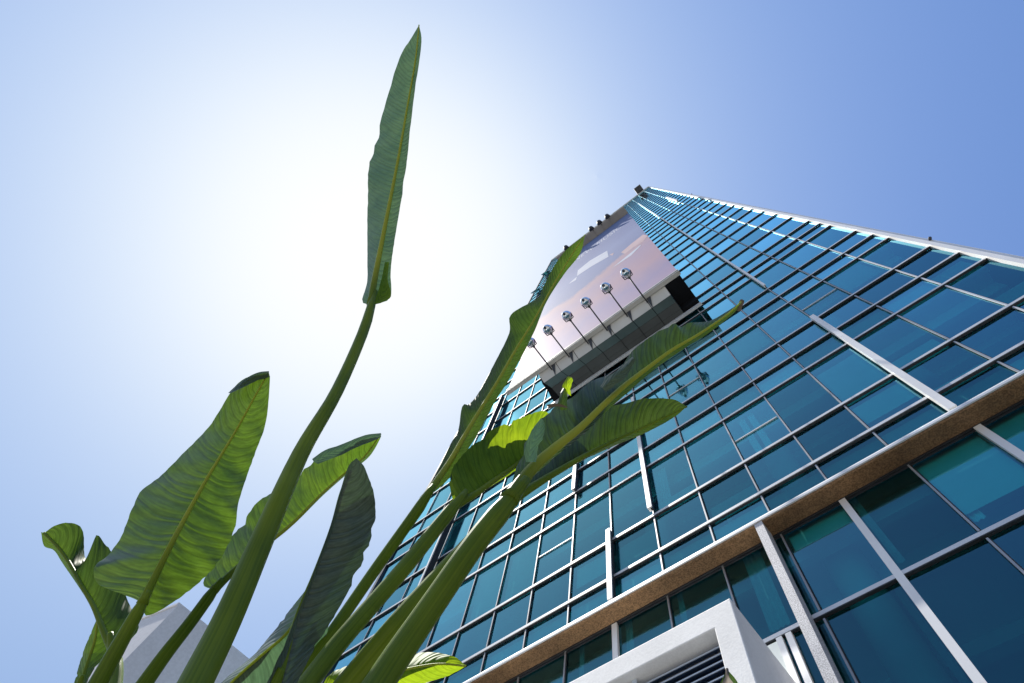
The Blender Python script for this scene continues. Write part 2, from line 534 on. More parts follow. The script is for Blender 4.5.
# ------------------------------------------------------------------ ground
g = MB()
g.add([(-3000, -3000, 0), (3000, -3000, 0), (3000, 3000, 0), (-3000, 3000, 0)], [(0, 1, 2, 3)])
tag(g.build('ground', M['ground']), kind='structure')
b = MB()
b.box(-1.75, 3.0, -0.35, 1.2, 0.004, 0.12)
tag(b.build('planting_bed', M['soil']), kind='structure')

# ------------------------------------------------------------------ glass tower
D = 6.0                         # distance of the glass plane
Z0 = 1.5
XV = [5.085] + [-(-0.697 + 0.1702 * k) * D for k in range(17)] + [-13.16]   # mullion lines, right to left
BASE = [1.499, 1.659, 1.858, 2.204]
ratios = [1.155]
for k in range(4):
    for q in (1.499, 1.659, 1.858): ratios.append(q + 0.7055 * k)
r = 1.499 + 0.7055 * 4
nrow = 0
while r < 15.95:
    ratios.append(r); r += 0.3527
TOPZ = 16.06 * D + Z0
zs = [0.35, 4.2] + [Z0 + q * D for q in ratios] + [TOPZ]
X_R, X_L = XV[0], XV[-1]
tower = empty('glass_tower', ((X_L + X_R) / 2, D, 0))
tag(tower, 'tall blue-green glass office tower with pale aluminium grid rising on the right', 'tower')
Y = D
# windows -----------------------------------------------------------------
panes = []
for i in range(len(XV) - 1):
    for j in range(len(zs) - 1):
        x1, x0, z0, z1 = XV[i], XV[i + 1], zs[j], zs[j + 1]
        pts = [seen(V3((x, Y, z))) for x, z in ((x0, z0), (x1, z0), (x1, z1), (x0, z1))]
        area = 0
        if all(pts):
            cl = [(min(max(a, 0), 1024), min(max(c, 0), 683)) for a, c in pts]
            area = abs(sum(cl[k][0] * cl[(k + 1) % 4][1] - cl[(k + 1) % 4][0] * cl[k][1] for k in range(4))) / 2
        panes.append((area, i, j))
panes.sort(reverse=True)
rest = MB()
win = {}


def pane(mb, i, j):
    x1, x0, z0, z1 = XV[i], XV[i + 1], zs[j], zs[j + 1]
    e = [random.uniform(-0.002, 0.002) for _ in range(2)]
    vs = [(x0, Y + e[0], z0), (x1, Y - e[0], z0), (x1, Y - e[0] + e[1], z1), (x0, Y + e[0] + e[1], z1)]
    mb.add(vs, [(0, 1, 2, 3)])


for n, (area, i, j) in enumerate(panes):
    if n < 98:
        mb = MB(); pane(mb, i, j)
        win[(i, j)] = mb.build('window', M['glass'], tower)
    else:
        pane(rest, i, j)
ro = rest.build('window', M['glass'], tower)
ro['kind'] = 'stuff'
# transoms ------------------------------------------------------------------
for j, z in enumerate(zs[1:-1], 1):
    hh = 0.033
    mb = MB()
    mb.box(X_L + 0.03, X_R - 0.03, Y - 0.055, Y - 0.005, z - hh, z + hh, 0)
    mb.box(X_L + 0.03, X_R - 0.03, Y - 0.054, Y - 0.005, z - hh - 0.02, z - hh - 0.002, 1)  # dark strip paints the shade on the transom underside
    mb.build('transom', [M['alu'], M['gasket']], tower)
# mullions
for i, x in enumerate(XV[1:-1], 1):
    mb = MB()
    for j in range(len(zs) - 1):
        h0 = 0.085 if j else 0
        mb.box(x - 0.013, x + 0.013, Y - 0.042, Y - 0.012, zs[j] + 0.062, zs[j + 1] - h0, 0)
        mb.box(x + 0.015, x + 0.028, Y - 0.03, Y - 0.012, zs[j] + 0.062, zs[j + 1] - h0, 1)
    mb.build('mullion', [M['alu'] if i == 1 else M['mullion'], M['gasket']], tower)


def fin(i, q0, q1, dep=0.24, wid=0.10):
    x = XV[i]
    mb = MB()
    z0, z1 = Z0 + q0 * D, Z0 + q1 * D
    z = z0
    while z < z1 - 0.05:
        e = min(z + 4.2, z1)
        mb.box(x - wid / 2, x + wid / 2, Y - dep, Y - dep + 0.03, z + 0.004, e - 0.004)
        mb.box(x - wid / 2, x, Y - dep + 0.031, Y - 0.064, z + 0.004, e - 0.004)
        mb.box(x + 0.001, x + wid / 2 - 0.012, Y - dep + 0.031, Y - 0.064, z + 0.004, e - 0.004, 1)  # right half coloured dark as the shaded side of the fin
        z = e
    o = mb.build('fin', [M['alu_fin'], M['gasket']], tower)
    return o


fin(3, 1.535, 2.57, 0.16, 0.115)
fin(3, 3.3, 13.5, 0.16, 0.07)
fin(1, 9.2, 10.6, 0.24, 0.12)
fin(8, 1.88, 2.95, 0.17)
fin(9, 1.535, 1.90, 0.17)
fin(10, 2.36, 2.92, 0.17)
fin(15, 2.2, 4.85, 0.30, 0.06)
for i in (3, 5, 9):                       # below the stone ledge
    mb = MB(); x = XV[i]
    mb.box(x - 0.05, x + 0.05, Y - 0.065, Y - 0.012, 0.35, Z0 + 1.45 * D)
    mb.build('fin', M['alu_fin'], tower)
# a stone ledge -----------------------------------------------------------
zl = Z0 + 1.455 * D
mb = MB()
mb.prism([(Y - 0.36, zl + 0.02), (Y - 0.33, zl), (Y - 0.06, zl), (Y - 0.06, zl + 0.14), (Y - 0.36, zl + 0.09)], X_L - 0.05, X_R + 0.4)
ledge = mb.build('stone_ledge', M['granite'], tower)
mb = MB()
mb.prism([(Y - 0.385, zl + 0.012), (Y - 0.362, zl + 0.012), (Y - 0.362, zl + 0.0925), (Y - 0.08, zl + 0.142), (Y - 0.08, zl + 0.16), (Y - 0.37, zl + 0.105), (Y - 0.385, zl + 0.06)], X_L - 0.05, X_R + 0.4)
mb.build('edge_trim', M['alu'], ledge)
mb = MB()
mb.box(X_L - 0.05, X_R + 0.4, Y - 0.058, Y - 0.04, zl - 0.03, zl + 0.1)
mb.box(X_L - 0.05, X_R + 0.4, Y - 0.032, Y - 0.012, zl - 0.06, zl + 0.1)
mb.build('gasket', M['gasket'], ledge)
# speckled pilaster standing under the ledge
mb = MB()
mb.box(-1.165, -1.035, Y - 0.37, Y - 0.10, 0.0, zl - 0.004)
mb.build('pilaster', M['granite_grey'], tower)
for x in (-1.52, -1.39):
    mb = MB(); mb.box(x - 0.04, x + 0.04, Y - 0.09, Y - 0.014, 0.35, Z0 + 1.155 * D - 0.085)
    mb.build('door_frame', M['alu_fin'], tower)
mb = MB(); mb.box(-1.84, -1.57, Y - 0.05, Y - 0.016, 0.4, Z0 + 1.155 * D - 0.09)
mb.build('door_panel', M['blind'], tower)
# corner posts
mb = MB()
mb.box(X_R - 0.025, X_R + 0.075, Y - 0.10, Y + 0.05, 0, TOPZ)
mb.box(X_R + 0.085, X_R + 0.16, Y - 0.07, Y + 0.05, 0, TOPZ)
mb.box(X_R + 0.075, X_R + 0.085, Y - 0.03, Y + 0.05, 0, TOPZ, 1)
mb.build('corner_post', [M['alu_fin'], M['gasket']], tower)
mb = MB()
mb.box(X_L - 0.10, X_L + 0.025, Y - 0.07, Y + 0.05, 0, TOPZ)
mb.build('corner_post', M['lampdark'], tower)
mb = MB()
mb.box(X_L - 0.02, X_R + 0.1, Y - 0.14, Y + 0.25, TOPZ + 0.004, TOPZ + 0.5)
mb.build('parapet', M['alu'], tower)
# small dark rivets along the corner, no lamps
for q in (8.87, 2.6):
    mb = MB(); z = Z0 + q * D
    mb.lathe([(0.02, 0), (0.035, 0.02), (0.04, 0.06), (0.03, 0.08)], V3((X_R + 0.13, Y - 0.07, z)), V3((0.4, -1, -0.2)), 10)
    mb.build('edge_rivet', M['lampdark'], tower)
# interior: slabs, core, columns, blinds -----------------------------------
DEEP = 13.0
levels = [Z0 + 1.499 * D + 0.705 * D * k for k in range(20)]
for z in levels:
    if z > TOPZ - 3: break
    mb = MB()
    mb.box(X_L + 0.1, X_R - 0.1, Y + 0.22, Y + DEEP, z + 0.06, z + 0.85)
    # ribs of the ceiling: recessed light troughs and a bulkhead near the glass
    mb.box(X_L + 0.1, X_R - 0.1, Y + 0.12, Y + 0.215, z - 0.03, z + 0.9)
    mb.box(X_L + 0.1, X_R - 0.1, Y + 0.5, Y + 0.62, z - 0.34, z + 0.055)
    mb.box(X_L + 0.1, X_R - 0.1, Y + 1.5, Y + 1.75, z - 0.2, z + 0.055)
    mb.box(X_L + 0.1, X_R - 0.1, Y + 3.4, Y + 3.65, z - 0.2, z + 0.055)
    mb.build('floor_slab', M['slab'], tower)
mb = MB(); mb.box(X_L + 0.3, X_R - 0.3, Y + 4.8, Y + 5.0, 0, TOPZ - 1)
mb.build('core_wall', M['core'], tower)
for i in (2, 5, 8, 11, 14, 17):
    mb = MB(); x = (XV[i] + XV[min(i + 1, 18)]) / 2
    mb.lathe([(0.3, 0), (0.3, TOPZ - 2)], V3((x, Y + 1.1, 0)), V3((0, 0, 1)), 16)
    mb.build('column', M['column'], tower, True)
for i in range(0, 18, 2):
    mb = MB(); x = XV[i + 1] - 0.12
    mb.box(x - 0.05, x + 0.05, Y + 1.8, Y + 4.7, 0, Z0 + 5.7 * D)
    mb.build('partition', M['column'], tower)
def rix(q): return min(range(len(zs)), key=lambda k: abs(zs[k] - Z0 - q * D))


for i, q, a, c in ((3, 1.858, 0.0, 0.9), (3, 1.659, 0.35, 1.0), (2, 2.204, 0.4, 1.0), (3, 1.155, 0.25, 1.0), (2, 1.155, 0.1, 1.0), (7, 1.858, 0.0, 0.25), (2, 1.858, 0.0, 0.3),
                   (2, 1.659, 0.0, 0.25), (12, 1.858, 0.1, 1.0), (5, 2.91, 0.2, 1.0), (11, 1.858, 0.0, 1.0), (1, 2.56, 0.3, 1.0), (6, 2.2, 0.2, 1.0), (14, 1.659, 0.0, 1.0), (9, 1.659, 0.4, 1.0), (4, 2.2, 0.0, 0.6), (8, 2.91, 0.2, 1.0), (5, 1.155, 0.72, 1.0), (6, 1.659, 0.0, 0.5), (8, 1.659, 0.2, 0.9), (13, 2.56, 0.3, 1), (9, 2.2, 0.5, 1), (0, 1.858, 0.0, 0.35), (4, 2.56, 0.3, 1)):
    j = rix(q); x1, x0 = XV[i] - 0.06, XV[i + 1] + 0.06
    z0, z1 = zs[j] + 0.08, zs[j + 1] - 0.08
    mb = MB(); mb.box(x0, x1, Y + 0.10, Y + 0.104, z0 + (z1 - z0) * a, z0 + (z1 - z0) * c)
    mb.build('roller_blind', M['blind'], tower)
rc = random.Random(11)
for _ in range(70):
    i = rc.randint(3, 16); j = rc.randint(2, 15)
    if zs[j + 1] - zs[j] < 1.3: continue
    xa, xb = XV[i + 1] + 0.08, XV[i] - 0.08
    wd = rc.choice((0.1, 0.14, 0.3)); x = rc.choice((xa, xb - wd, rc.uniform(xa, xb - wd)))
    mb = MB()
    nf = max(2, int(wd / 0.035)); dz = rc.uniform(0, 0.5)
    pts = [(x + wd * k / nf, Y + 0.15 + (0.02 if k % 2 else 0)) for k in range(nf + 1)]
    mb.add([(a, c, zs[j] + 0.1 + dz) for a, c in pts] + [(a, c, zs[j + 1] - 0.06) for a, c in pts], [(k, k + 1, nf + 2 + k, nf + 1 + k) for k in range(nf)])
    mb.build('curtain', M['curtain'], tower)
# opening sashes in a few windows
for i, q, t in ((5, 1.858, 0.45), (10, 1.858, 0.5), (6, 2.56, 0.5), (15, 1.858, 0.5), (4, 2.91, 0.5), (2, 2.56, 0.5), (16, 2.56, 0.5)):
    j = rix(q)
    if (i, j) not in win: continue
    z = zs[j] + (zs[j + 1] - zs[j]) * t
    mb = MB(); mb.box(XV[i + 1] + 0.03, XV[i] - 0.03, Y - 0.03, Y - 0.008, z - 0.014, z + 0.014)
    mb.build('sash_bar', M['alu'], win[(i, j)])
# two top-hung vents left open near the top
for q, hh in ((13.0, 2.0), (10.9, 2.6)):
    x = -2.03 * D; z = Z0 + q * D
    mb = MB()
    mb.add([(x - .45, Y - .08, z + hh / 2), (x + .45, Y - .08, z + hh / 2), (x + .45, Y - .62, z - hh / 2), (x - .45, Y - .62, z - hh / 2),
            (x - .45, Y - .04, z + hh / 2), (x + .45, Y - .04, z + hh / 2), (x + .45, Y - .57, z - hh / 2), (x - .45, Y - .57, z - hh / 2)],
           [(0, 3, 2, 1), (4, 5, 6, 7), (0, 1, 5, 4), (1, 2, 6, 5), (2, 3, 7, 6), (3, 0, 4, 7)])
    tag(mb.build('open_vent', M['cladding'], tower), 'vent window left open')
# the other three sides
mb = MB()
mb.box(X_L - 0.05, X_L + 0.02, Y + 0.06, Y + DEEP + 1, 0, TOPZ)
mb.box(X_R + 0.02, X_R + 0.09, Y + 0.06, Y + DEEP + 1, 0, TOPZ)
mb.box(X_L + 0.021, X_R + 0.019, Y + DEEP + 0.9, Y + DEEP + 1, 0, TOPZ)
mb.box(X_L + 0.021, X_R + 0.019, Y + 0.26, Y + DEEP + 0.899, TOPZ - 0.4, TOPZ - 0.1)
mb.build('side_cladding', M['cladding'], tower)
# roof davit
rd = empty('roof_davit', (3.9, Y, TOPZ + 0.5))
tag(rd, 'small dark cleaning-rig box overhanging the tower roof corner', 'roof rig')
MB().box(3.25, 4.35, Y - 1.1, Y + 0.1, TOPZ + 0.65, TOPZ + 1.5).build('cradle', M['roof'], rd)
mb = MB(); mb.box(3.4, 3.5, Y - 0.9, Y + 1.6, TOPZ + 1.5, TOPZ + 1.65); mb.box(4.1, 4.2, Y - 0.9, Y + 1.6, TOPZ + 1.5, TOPZ + 1.65)
mb.box(3.4, 4.2, Y + 1.4, Y + 1.6, TOPZ + 0.5, TOPZ + 1.5); mb.build('arm', M['roof'], rd)

# ------------------------------------------------------------------ billboard
BY = 4.6
BX0, BX1 = -7.85, 0.33
BZ0, BZ1 = Z0 + 5.127 * BY, Z0 + 13.35 * BY
bb = empty('billboard', ((BX0 + BX1) / 2, BY, BZ0))
tag(bb, 'tall lavender and pink printed billboard hung on the glass tower front', 'billboard')
MB().box(BX0, BX1, BY, BY + 0.05, BZ0, BZ1).build('poster', M['poster'], bb)
mb = MB()
mb.box(BX0 - 0.04, BX1 + 0.04, BY - 0.03, BY + 0.14, BZ0 - 0.36, BZ0 - 0.004)
mb.box(BX0 - 0.04, BX1 + 0.04, BY - 0.045, BY - 0.033, BZ0 - 0.22, BZ0 - 0.20, 1)
mb.build('bottom_trim', [M['trim'], M['gasket']], bb)
# frame behind
mb = MB()
for x in (BX0 + 1.2, (BX0 + BX1) / 2, BX1 - 1.0):
    mb.box(x - 0.06, x + 0.06, BY + 0.06, BY + 0.2, BZ0, BZ1)
    z = BZ0 + 1
    while z < BZ1:
        mb.box(x - 0.05, x + 0.05, BY + 0.203, Y - 0.1, z, z + 0.1); z += 6
mb.build('frame', M['lampdark'], bb)
# fairing under the board
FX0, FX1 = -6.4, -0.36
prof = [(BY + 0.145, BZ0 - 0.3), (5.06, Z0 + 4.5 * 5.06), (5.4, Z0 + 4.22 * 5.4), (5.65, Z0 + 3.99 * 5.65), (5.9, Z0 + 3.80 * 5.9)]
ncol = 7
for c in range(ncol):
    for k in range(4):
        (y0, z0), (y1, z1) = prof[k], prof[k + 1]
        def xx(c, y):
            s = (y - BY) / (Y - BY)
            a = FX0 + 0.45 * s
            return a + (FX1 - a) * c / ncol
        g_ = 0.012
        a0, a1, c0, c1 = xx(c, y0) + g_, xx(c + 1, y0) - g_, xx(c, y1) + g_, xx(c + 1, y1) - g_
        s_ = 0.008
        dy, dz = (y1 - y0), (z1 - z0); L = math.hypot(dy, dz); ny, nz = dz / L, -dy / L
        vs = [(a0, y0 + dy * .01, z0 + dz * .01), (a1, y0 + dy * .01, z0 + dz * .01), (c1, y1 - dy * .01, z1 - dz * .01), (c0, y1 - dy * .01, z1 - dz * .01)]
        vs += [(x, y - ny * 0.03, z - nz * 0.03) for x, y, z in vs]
        MB().add(vs, [(0, 3, 2, 1), (4, 5, 6, 7), (0, 1, 5, 4), (1, 2, 6, 5), (2, 3, 7, 6), (3, 0, 4, 7)]).build('soffit_panel', M['soffit_pale'] if k == 0 else M['soffit_dark'] if k == 1 else M['soffit_black'], bb)  # rows step darker in colour, imitating shade towards the facade
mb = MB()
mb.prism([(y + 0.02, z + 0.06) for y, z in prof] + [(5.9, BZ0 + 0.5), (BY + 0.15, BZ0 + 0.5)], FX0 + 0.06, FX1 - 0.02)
mb.box(FX1 + 0.002, BX1 - 0.02, BY + 0.15, Y - 0.1, BZ0 - 0.35, BZ0 - 0.2)  # black boxes paint the darkness of the void behind the board
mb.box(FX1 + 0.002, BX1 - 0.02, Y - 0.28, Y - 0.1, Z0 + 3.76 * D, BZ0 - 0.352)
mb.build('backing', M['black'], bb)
mb = MB(); mb.box(FX0 - 0.2, BX1, Y - 0.2, Y - 0.102, Z0 + 3.70 * D, Z0 + 3.70 * D + 0.16)
mb.build('bottom_rail', M['alu'], bb)
# hood over the top edge
mb = MB()
HY = 3.86
nseg = 9
for k in range(nseg):
    a = BX0 - 0.0 + (BX1 - BX0) * k / nseg; c = BX0 + (BX1 - BX0) * (k + 1) / nseg
    mb.box(a + 0.012, c - 0.012, HY, BY + 0.3, BZ1 + 0.02, BZ1 + 0.3)
mb.box(BX0, BX1, HY - 0.03, BY + 0.3, BZ1 + 0.31, BZ1 + 0.42)
mb.build('hood', M['cornice'], bb)
# printed shapes: a pale paper shape, a ray and a pink streak, raised by a few millimetres
def onboard(pts, mat, name, lift=0.004):
    """pts = photo positions on the board plane"""
    vs = []
    for x, y in pts:
        d = at(x, y, 1) - EYE
        p = EYE + d * ((BY - lift) / d.y)
        vs.append(p)
    mb = MB(); mb.add(vs, [tuple(range(len(vs)))])
    o = mb.build(name, mat, bb)
    return o


onboard([(577, 276), (577.8, 270.4), (590, 260.5), (607.2, 250.6), (608.5, 256.7), (592, 266)], M['paper'], 'printed_shape')
onboard([(612, 268), (640, 245.2), (641.6, 244.8), (631, 255.5), (619, 263.5)], M['paper'], 'printed_shape', 0.005)
onboard([(621, 252.5), (631, 244), (643, 234.5), (648, 235.5), (643, 241.5), (634, 247), (625, 253.8)], M['paper_pink'], 'printed_shape')
onboard([(568.5, 284), (577, 276.5), (576, 280)], M['paper'], 'printed_shape')
onboard([(609.5, 254.8), (614, 252.6), (612.5, 255.5)], M['paper_pink'], 'printed_shape')
cu = bpy.data.curves.new('lettering', 'FONT')
cu.body = 'NEW MUSIC'
cu.align_x = 'CENTER'
cu.size = 1.0
tmp = bpy.data.objects.new('lettering', cu)
COL.objects.link(tmp)
bpy.context.view_layer.update()
me = bpy.data.meshes.new_from_object(tmp.evaluated_get(bpy.context.evaluated_depsgraph_get()))
COL.objects.unlink(tmp); bpy.data.objects.remove(tmp)
xs = [v.co.x for v in me.vertices]
sx = 4.9 / (max(xs) - min(xs))
for v in me.vertices:
    v.co = ((v.co.x) * sx - 3.3, BY - 0.005, v.co.y * 3.3 + BZ1 - 8.5)
me.materials.append(M['paper'])
lt = bpy.data.objects.new('lettering', me); COL.objects.link(lt); lt.parent = bb
lt.matrix_parent_inverse = Matrix.Translation(-bb.location)

# floodlights on arms along the lower edge, and along the hood ------------------
def floodlight(name, foot, head, aim, label, group, arm_r=0.028, s=1.0):
    t = empty(name, foot)
    tag(t, label, 'floodlight', group)
    aim = aim.normalized()
    d = (head - foot).normalized()
    neck = head - d * 0.27 * s
    MB().tube([foot, neck], [arm_r, arm_r], 8).build('arm', M['lampdark'], t, True)
    mb = MB()
    tri = [(0.03, -0.10), (0.21, -0.10), (0.05, 0.22)]
    vs = [foot + V3((a, c, 0.02 - 1.62 * c + h)) for h in (0.06, -0.03) for a, c in tri]
    mb.add(vs, [(0, 1, 2), (5, 4, 3), (0, 3, 4, 1), (1, 4, 5, 2), (2, 5, 3, 0)])
    mb.build('bracket', M['lampdark'], t)
    mb = MB()
    sd = d.cross(aim).normalized()
    mb.tube([neck, neck + d * 0.07 * s], [0.05 * s, 0.05 * s], 8)
    for q in (-1, 1):
        mb.tube([neck + d * 0.05 * s, neck + d * 0.07 * s + sd * q * 0.17 * s, head + sd * q * 0.19 * s], [0.02 * s] * 3, 6)
    mb.build('yoke', M['lampdark'], t, True)
    sh = MB().lathe([(0.05 * s, -0.24 * s), (0.11 * s, -0.2 * s), (0.165 * s, -0.12 * s), (0.185 * s, -0.02 * s), (0.18 * s, 0.06 * s), (0.19 * s, 0.075 * s), (0.19 * s, 0.1 * s), (0.16 * s, 0.1 * s)], head, aim, 20)
    sh = sh.build('lamp_head', M['chrome'], t, True)
    MB().lathe([(0.155 * s, 0.104 * s), (0.11 * s, 0.125 * s), (0.05 * s, 0.135 * s)], head, aim, 20).build('lens', M['lens'], sh, True)
    MB().tube([head - aim * 0.2 * s, head - aim * 0.3 * s], [0.06 * s, 0.05 * s], 10).build('ballast', M['lampdark'], sh, True)
    return t


places = ['leftmost of the six chrome floodlights under the billboard, close to the leaf', 'second chrome floodlight from the left under the billboard', 'third chrome floodlight from the left under the billboard',
          'fourth chrome floodlight from the left under the billboard', 'fifth chrome floodlight from the left under the billboard', 'rightmost of the six chrome floodlights, near the dark billboard corner']
for k, hx in enumerate((-5.735, -4.87, -3.95, -3.055, -2.12, -1.215)):
    floodlight('floodlight', V3((hx, 4.86, Z0 + 23.05)), V3((hx, 3.456, Z0 + 23.05)), V3((0.05, 0.62, 1)), places[k], 'chrome floodlights on arms under the billboard')
for k, (ratio, lab) in enumerate(((-0.375, 'dark floodlight on the billboard hood, nearest its right end'), (-0.621, 'dark floodlight on the billboard hood, second from its right end'),
                                  (-0.873, 'dark floodlight on the billboard hood, just right of the leaf tip'), (-1.67, 'dark floodlight on the billboard hood left of the tall leaf'))):
    x = ratio * HY
    t = floodlight('hood_floodlight', V3((x, HY - 0.03, BZ1 + 0.15)), V3((x, HY - 0.2, BZ1 + 0.1)), V3((0.0, 0.5, -1)), lab, 'dark floodlights along the billboard hood', 0.04, 1.35)
    for c in t.children_recursive:
        if c.type == 'MESH': c.data.materials[0] = M['lampdark']

# ------------------------------------------------------------------ white portal with louvres
PY, PZ, PX = 4.56, Z0 + 6.1, -1.517
IX, IZ = -1.783, Z0 + 5.79
PL = -7.3
po = empty('white_portal', ((PL + PX) / 2, PY, 0))
tag(po, 'white rendered box portal with a recessed louvre panel at the tower foot', 'portal')
mb = MB()
ILX = PL + 0.27
B2 = Y - 0.095
def bevel_bar(x0, x1, z0, z1):
    mb.box(x0, x1, PY, B2, z0, z1)
# continuous frame: front face ring plus sides
fr = [(PL, 0.0), (PL, PZ), (PX, PZ), (PX, 0.0)]
inn = [(ILX, 0.0), (ILX, IZ), (IX, IZ), (IX, 0.0)]
vs = [(x, PY, z) for x, z in fr] + [(x, PY, z) for x, z in inn] + [(x, B2, z) for x, z in fr] + [(x, B2, z) for x, z in inn]
fs = [(0, 1, 5, 4), (1, 2, 6, 5), (2, 3, 7, 6), (0, 8, 9, 1), (1, 9, 10, 2), (2, 10, 11, 3), (4, 5, 13, 12), (5, 6, 14, 13), (6, 7, 15, 14), (8, 12, 13, 9), (9, 13, 14, 10), (10, 14, 15, 11)]
mb.add(vs, fs)
surround = mb.build('surround', M['render'], po)
bv = surround.modifiers.new('soft_edges', 'BEVEL'); bv.width = 0.012; bv.segments = 2; bv.limit_method = 'ANGLE'
MB().box(ILX + 0.002, IX - 0.002, PY + 0.32, PY + 0.36, 0.1, IZ - 0.002).build('louvre_backing', M['louvre_back'], po)
lv = MB(); lips = MB()
z = IZ - 0.09
while z > 0.3:
    lv.add([(ILX + .003, PY + 0.16, z), (IX - .003, PY + 0.16, z), (IX - .003, PY + 0.30, z + 0.10), (ILX + .003, PY + 0.30, z + 0.10)], [(0, 1, 2, 3)])
    lips.box(ILX + .003, IX - .003, PY + 0.148, PY + 0.158, z - 0.006, z + 0.006)
    z -= 0.095
l_o = lv.build('louvre', M['louvre'], po)
lips.build('slat_lip', M['lip'], l_o)
for x in (-2.9, -4.4, -5.9):
    MB().box(x - 0.03, x + 0.03, PY + 0.11, PY + 0.134, 0.2, IZ - 0.003).build('louvre_post', M['lip'], po)

# ------------------------------------------------------------------ pale block far left
bc = V3((-19.814, 2.718, 0)); BH = 18.085
d1, d2 = V3((0.173, 0.985, 0)), V3((-0.98, -0.2, 0))
q = [bc, bc + d1 * 14, bc + d1 * 14 + d2 * 1.7, bc + d2 * 1.7]
blk = empty('pale_block', bc)
tag(blk, 'plain pale rendered building corner showing behind the left leaves', 'building')
cx = sum((p.x for p in q)) / 4; cy = sum((p.y for p in q)) / 4
mb = MB()
mb.add([(p.x, p.y, 0) for p in q] + [(p.x, p.y, BH - 0.14) for p in q], [(0, 4, 5, 1), (1, 5, 6, 2), (2, 6, 7, 3), (3, 7, 4, 0), (4, 7, 6, 5)])
mb.build('wall', M['block'], blk)
mb = MB()
def grow(p, e): return V3((p.x + (e if p.x > cx else -e), p.y + (e if p.y > cy else -e), 0))
r0 = [grow(p, 0.05) for p in q]
mb.add([(p.x, p.y, BH - 0.137) for p in r0] + [(p.x, p.y, BH) for p in r0], [(0, 4, 5, 1), (1, 5, 6, 2), (2, 6, 7, 3), (3, 7, 4, 0), (4, 7, 6, 5), (0, 1, 2, 3)])
mb.build('coping', M['block'], blk)

# ------------------------------------------------------------------ bird-of-paradise plant
def catmull(pts, n):
    """resample a polyline of vectors at n points evenly along a smooth curve"""
    P = [V3(p) if len(p) == 3 else V3((p[0], p[1], 0)) for p in pts]
    if len(P) == 2:
        dense = [P[0].lerp(P[1], k / 40) for k in range(41)]
    else:
        dense = []
        Q = [P[0] * 2 - P[1]] + P + [P[-1] * 2 - P[-2]]
        for i in range(1, len(Q) - 2):
            p0, p1, p2, p3 = Q[i - 1], Q[i], Q[i + 1], Q[i + 2]
            for k in range(12):
                t = k / 12
                dense.append(0.5 * ((2 * p1) + (p2 - p0) * t + (2 * p0 - 5 * p1 + 4 * p2 - p3) * t * t + (3 * p1 - p0 - 3 * p2 + p3) * t ** 3))
        dense.append(P[-1])
    acc = [0]
    for a, c in zip(dense, dense[1:]): acc.append(acc[-1] + (c - a).length)
    out, j = [], 0
    for k in range(n):
        s = acc[-1] * k / (n - 1)
        while j < len(acc) - 2 and acc[j + 1] < s: j += 1
        L = acc[j + 1] - acc[j]
        out.append(dense[j].lerp(dense[j + 1], (s - acc[j]) / L if L > 0 else 0))
    return out


def interp(vals, s):
    x = s * (len(vals) - 1); i = min(int(x), len(vals) - 2); t = x - i
    return vals[i] * (1 - t) + vals[i + 1] * t


def blade(name, left, mid, right, dep, dl, dr, mat, parent, n=72, half=10, ripple=0.004, label=None, holes=(), nicks=5):
    Lp, Mp, Rp = catmull(left, n), catmull(mid, n), catmull(right, n)
    bite = [[1.0] * n, [1.0] * n]
    for side in (0, 1):
        for _ in range(nicks):
            k = random.randint(5, n - 6); dpt = random.uniform(0.03, 0.11); wd = random.choice((1, 1, 2, 3))
            for q in range(-wd, wd + 1):
                bite[side][k + q] *= 1 - dpt * (1 - abs(q) / (wd + 1))
        for k in range(n): bite[side][k] *= 1 - random.uniform(0, 0.022)
    vs, fs, uvs = [], [], []
    ph = random.uniform(0, 6)
    run = 0
    last = None
    for i in range(n):
        s = i / (n - 1)
        d = interp(dep, s)
        m3 = at(Mp[i].x, Mp[i].y, d)
        if last is not None: run += (m3 - last).length
        last = m3
        for c in range(-half, half + 1):
            t = abs(c) / half
            tt = t * (1 - (1 - bite[0 if c < 0 else 1][i]) * t ** 2)
            e = Lp[i] if c < 0 else Rp[i]
            x = Mp[i].x + (e.x - Mp[i].x) * tt; y = Mp[i].y + (e.y - Mp[i].y) * tt
            off = interp(dl if c < 0 else dr, s) * t ** 1.4
            wav = ripple * t * (math.sin(run * 55 + ph + c * 0.1) + 0.6 * math.sin(run * 131 + 2 * ph)) * min(1, 6 * s, 8 * (1 - s))
            p = at(x, y, d + off + wav)
            vs.append(p); uvs.append((c / half, run))
    W = 2 * half + 1
    for i in range(n - 1):
        for c in range(W - 1):
            if (i, c - half) in holes: continue
            fs.append((i * W + c, i * W + c + 1, (i + 1) * W + c + 1, (i + 1) * W + c))
    o = MB().add(vs, fs, 0, uvs).build(name, mat, parent, True)
    if label: o['label'] = label
    return o


def rib(mid, dep, r0, r1, parent, name='midrib', mat=None, lift=0.004, n=40):
    Mp = catmull(mid, n)
    pts = [at(Mp[i].x, Mp[i].y, interp(dep, i / (n - 1)) - lift * min(1, i / 8)) for i in range(n)]
    rads = [0.93 * r0 + (r1 - 0.93 * r0) * (i / (n - 1)) ** 0.42 for i in range(n)]
    return MB().tube(pts, rads, 10).build(name, mat or M['rib'], parent, True)


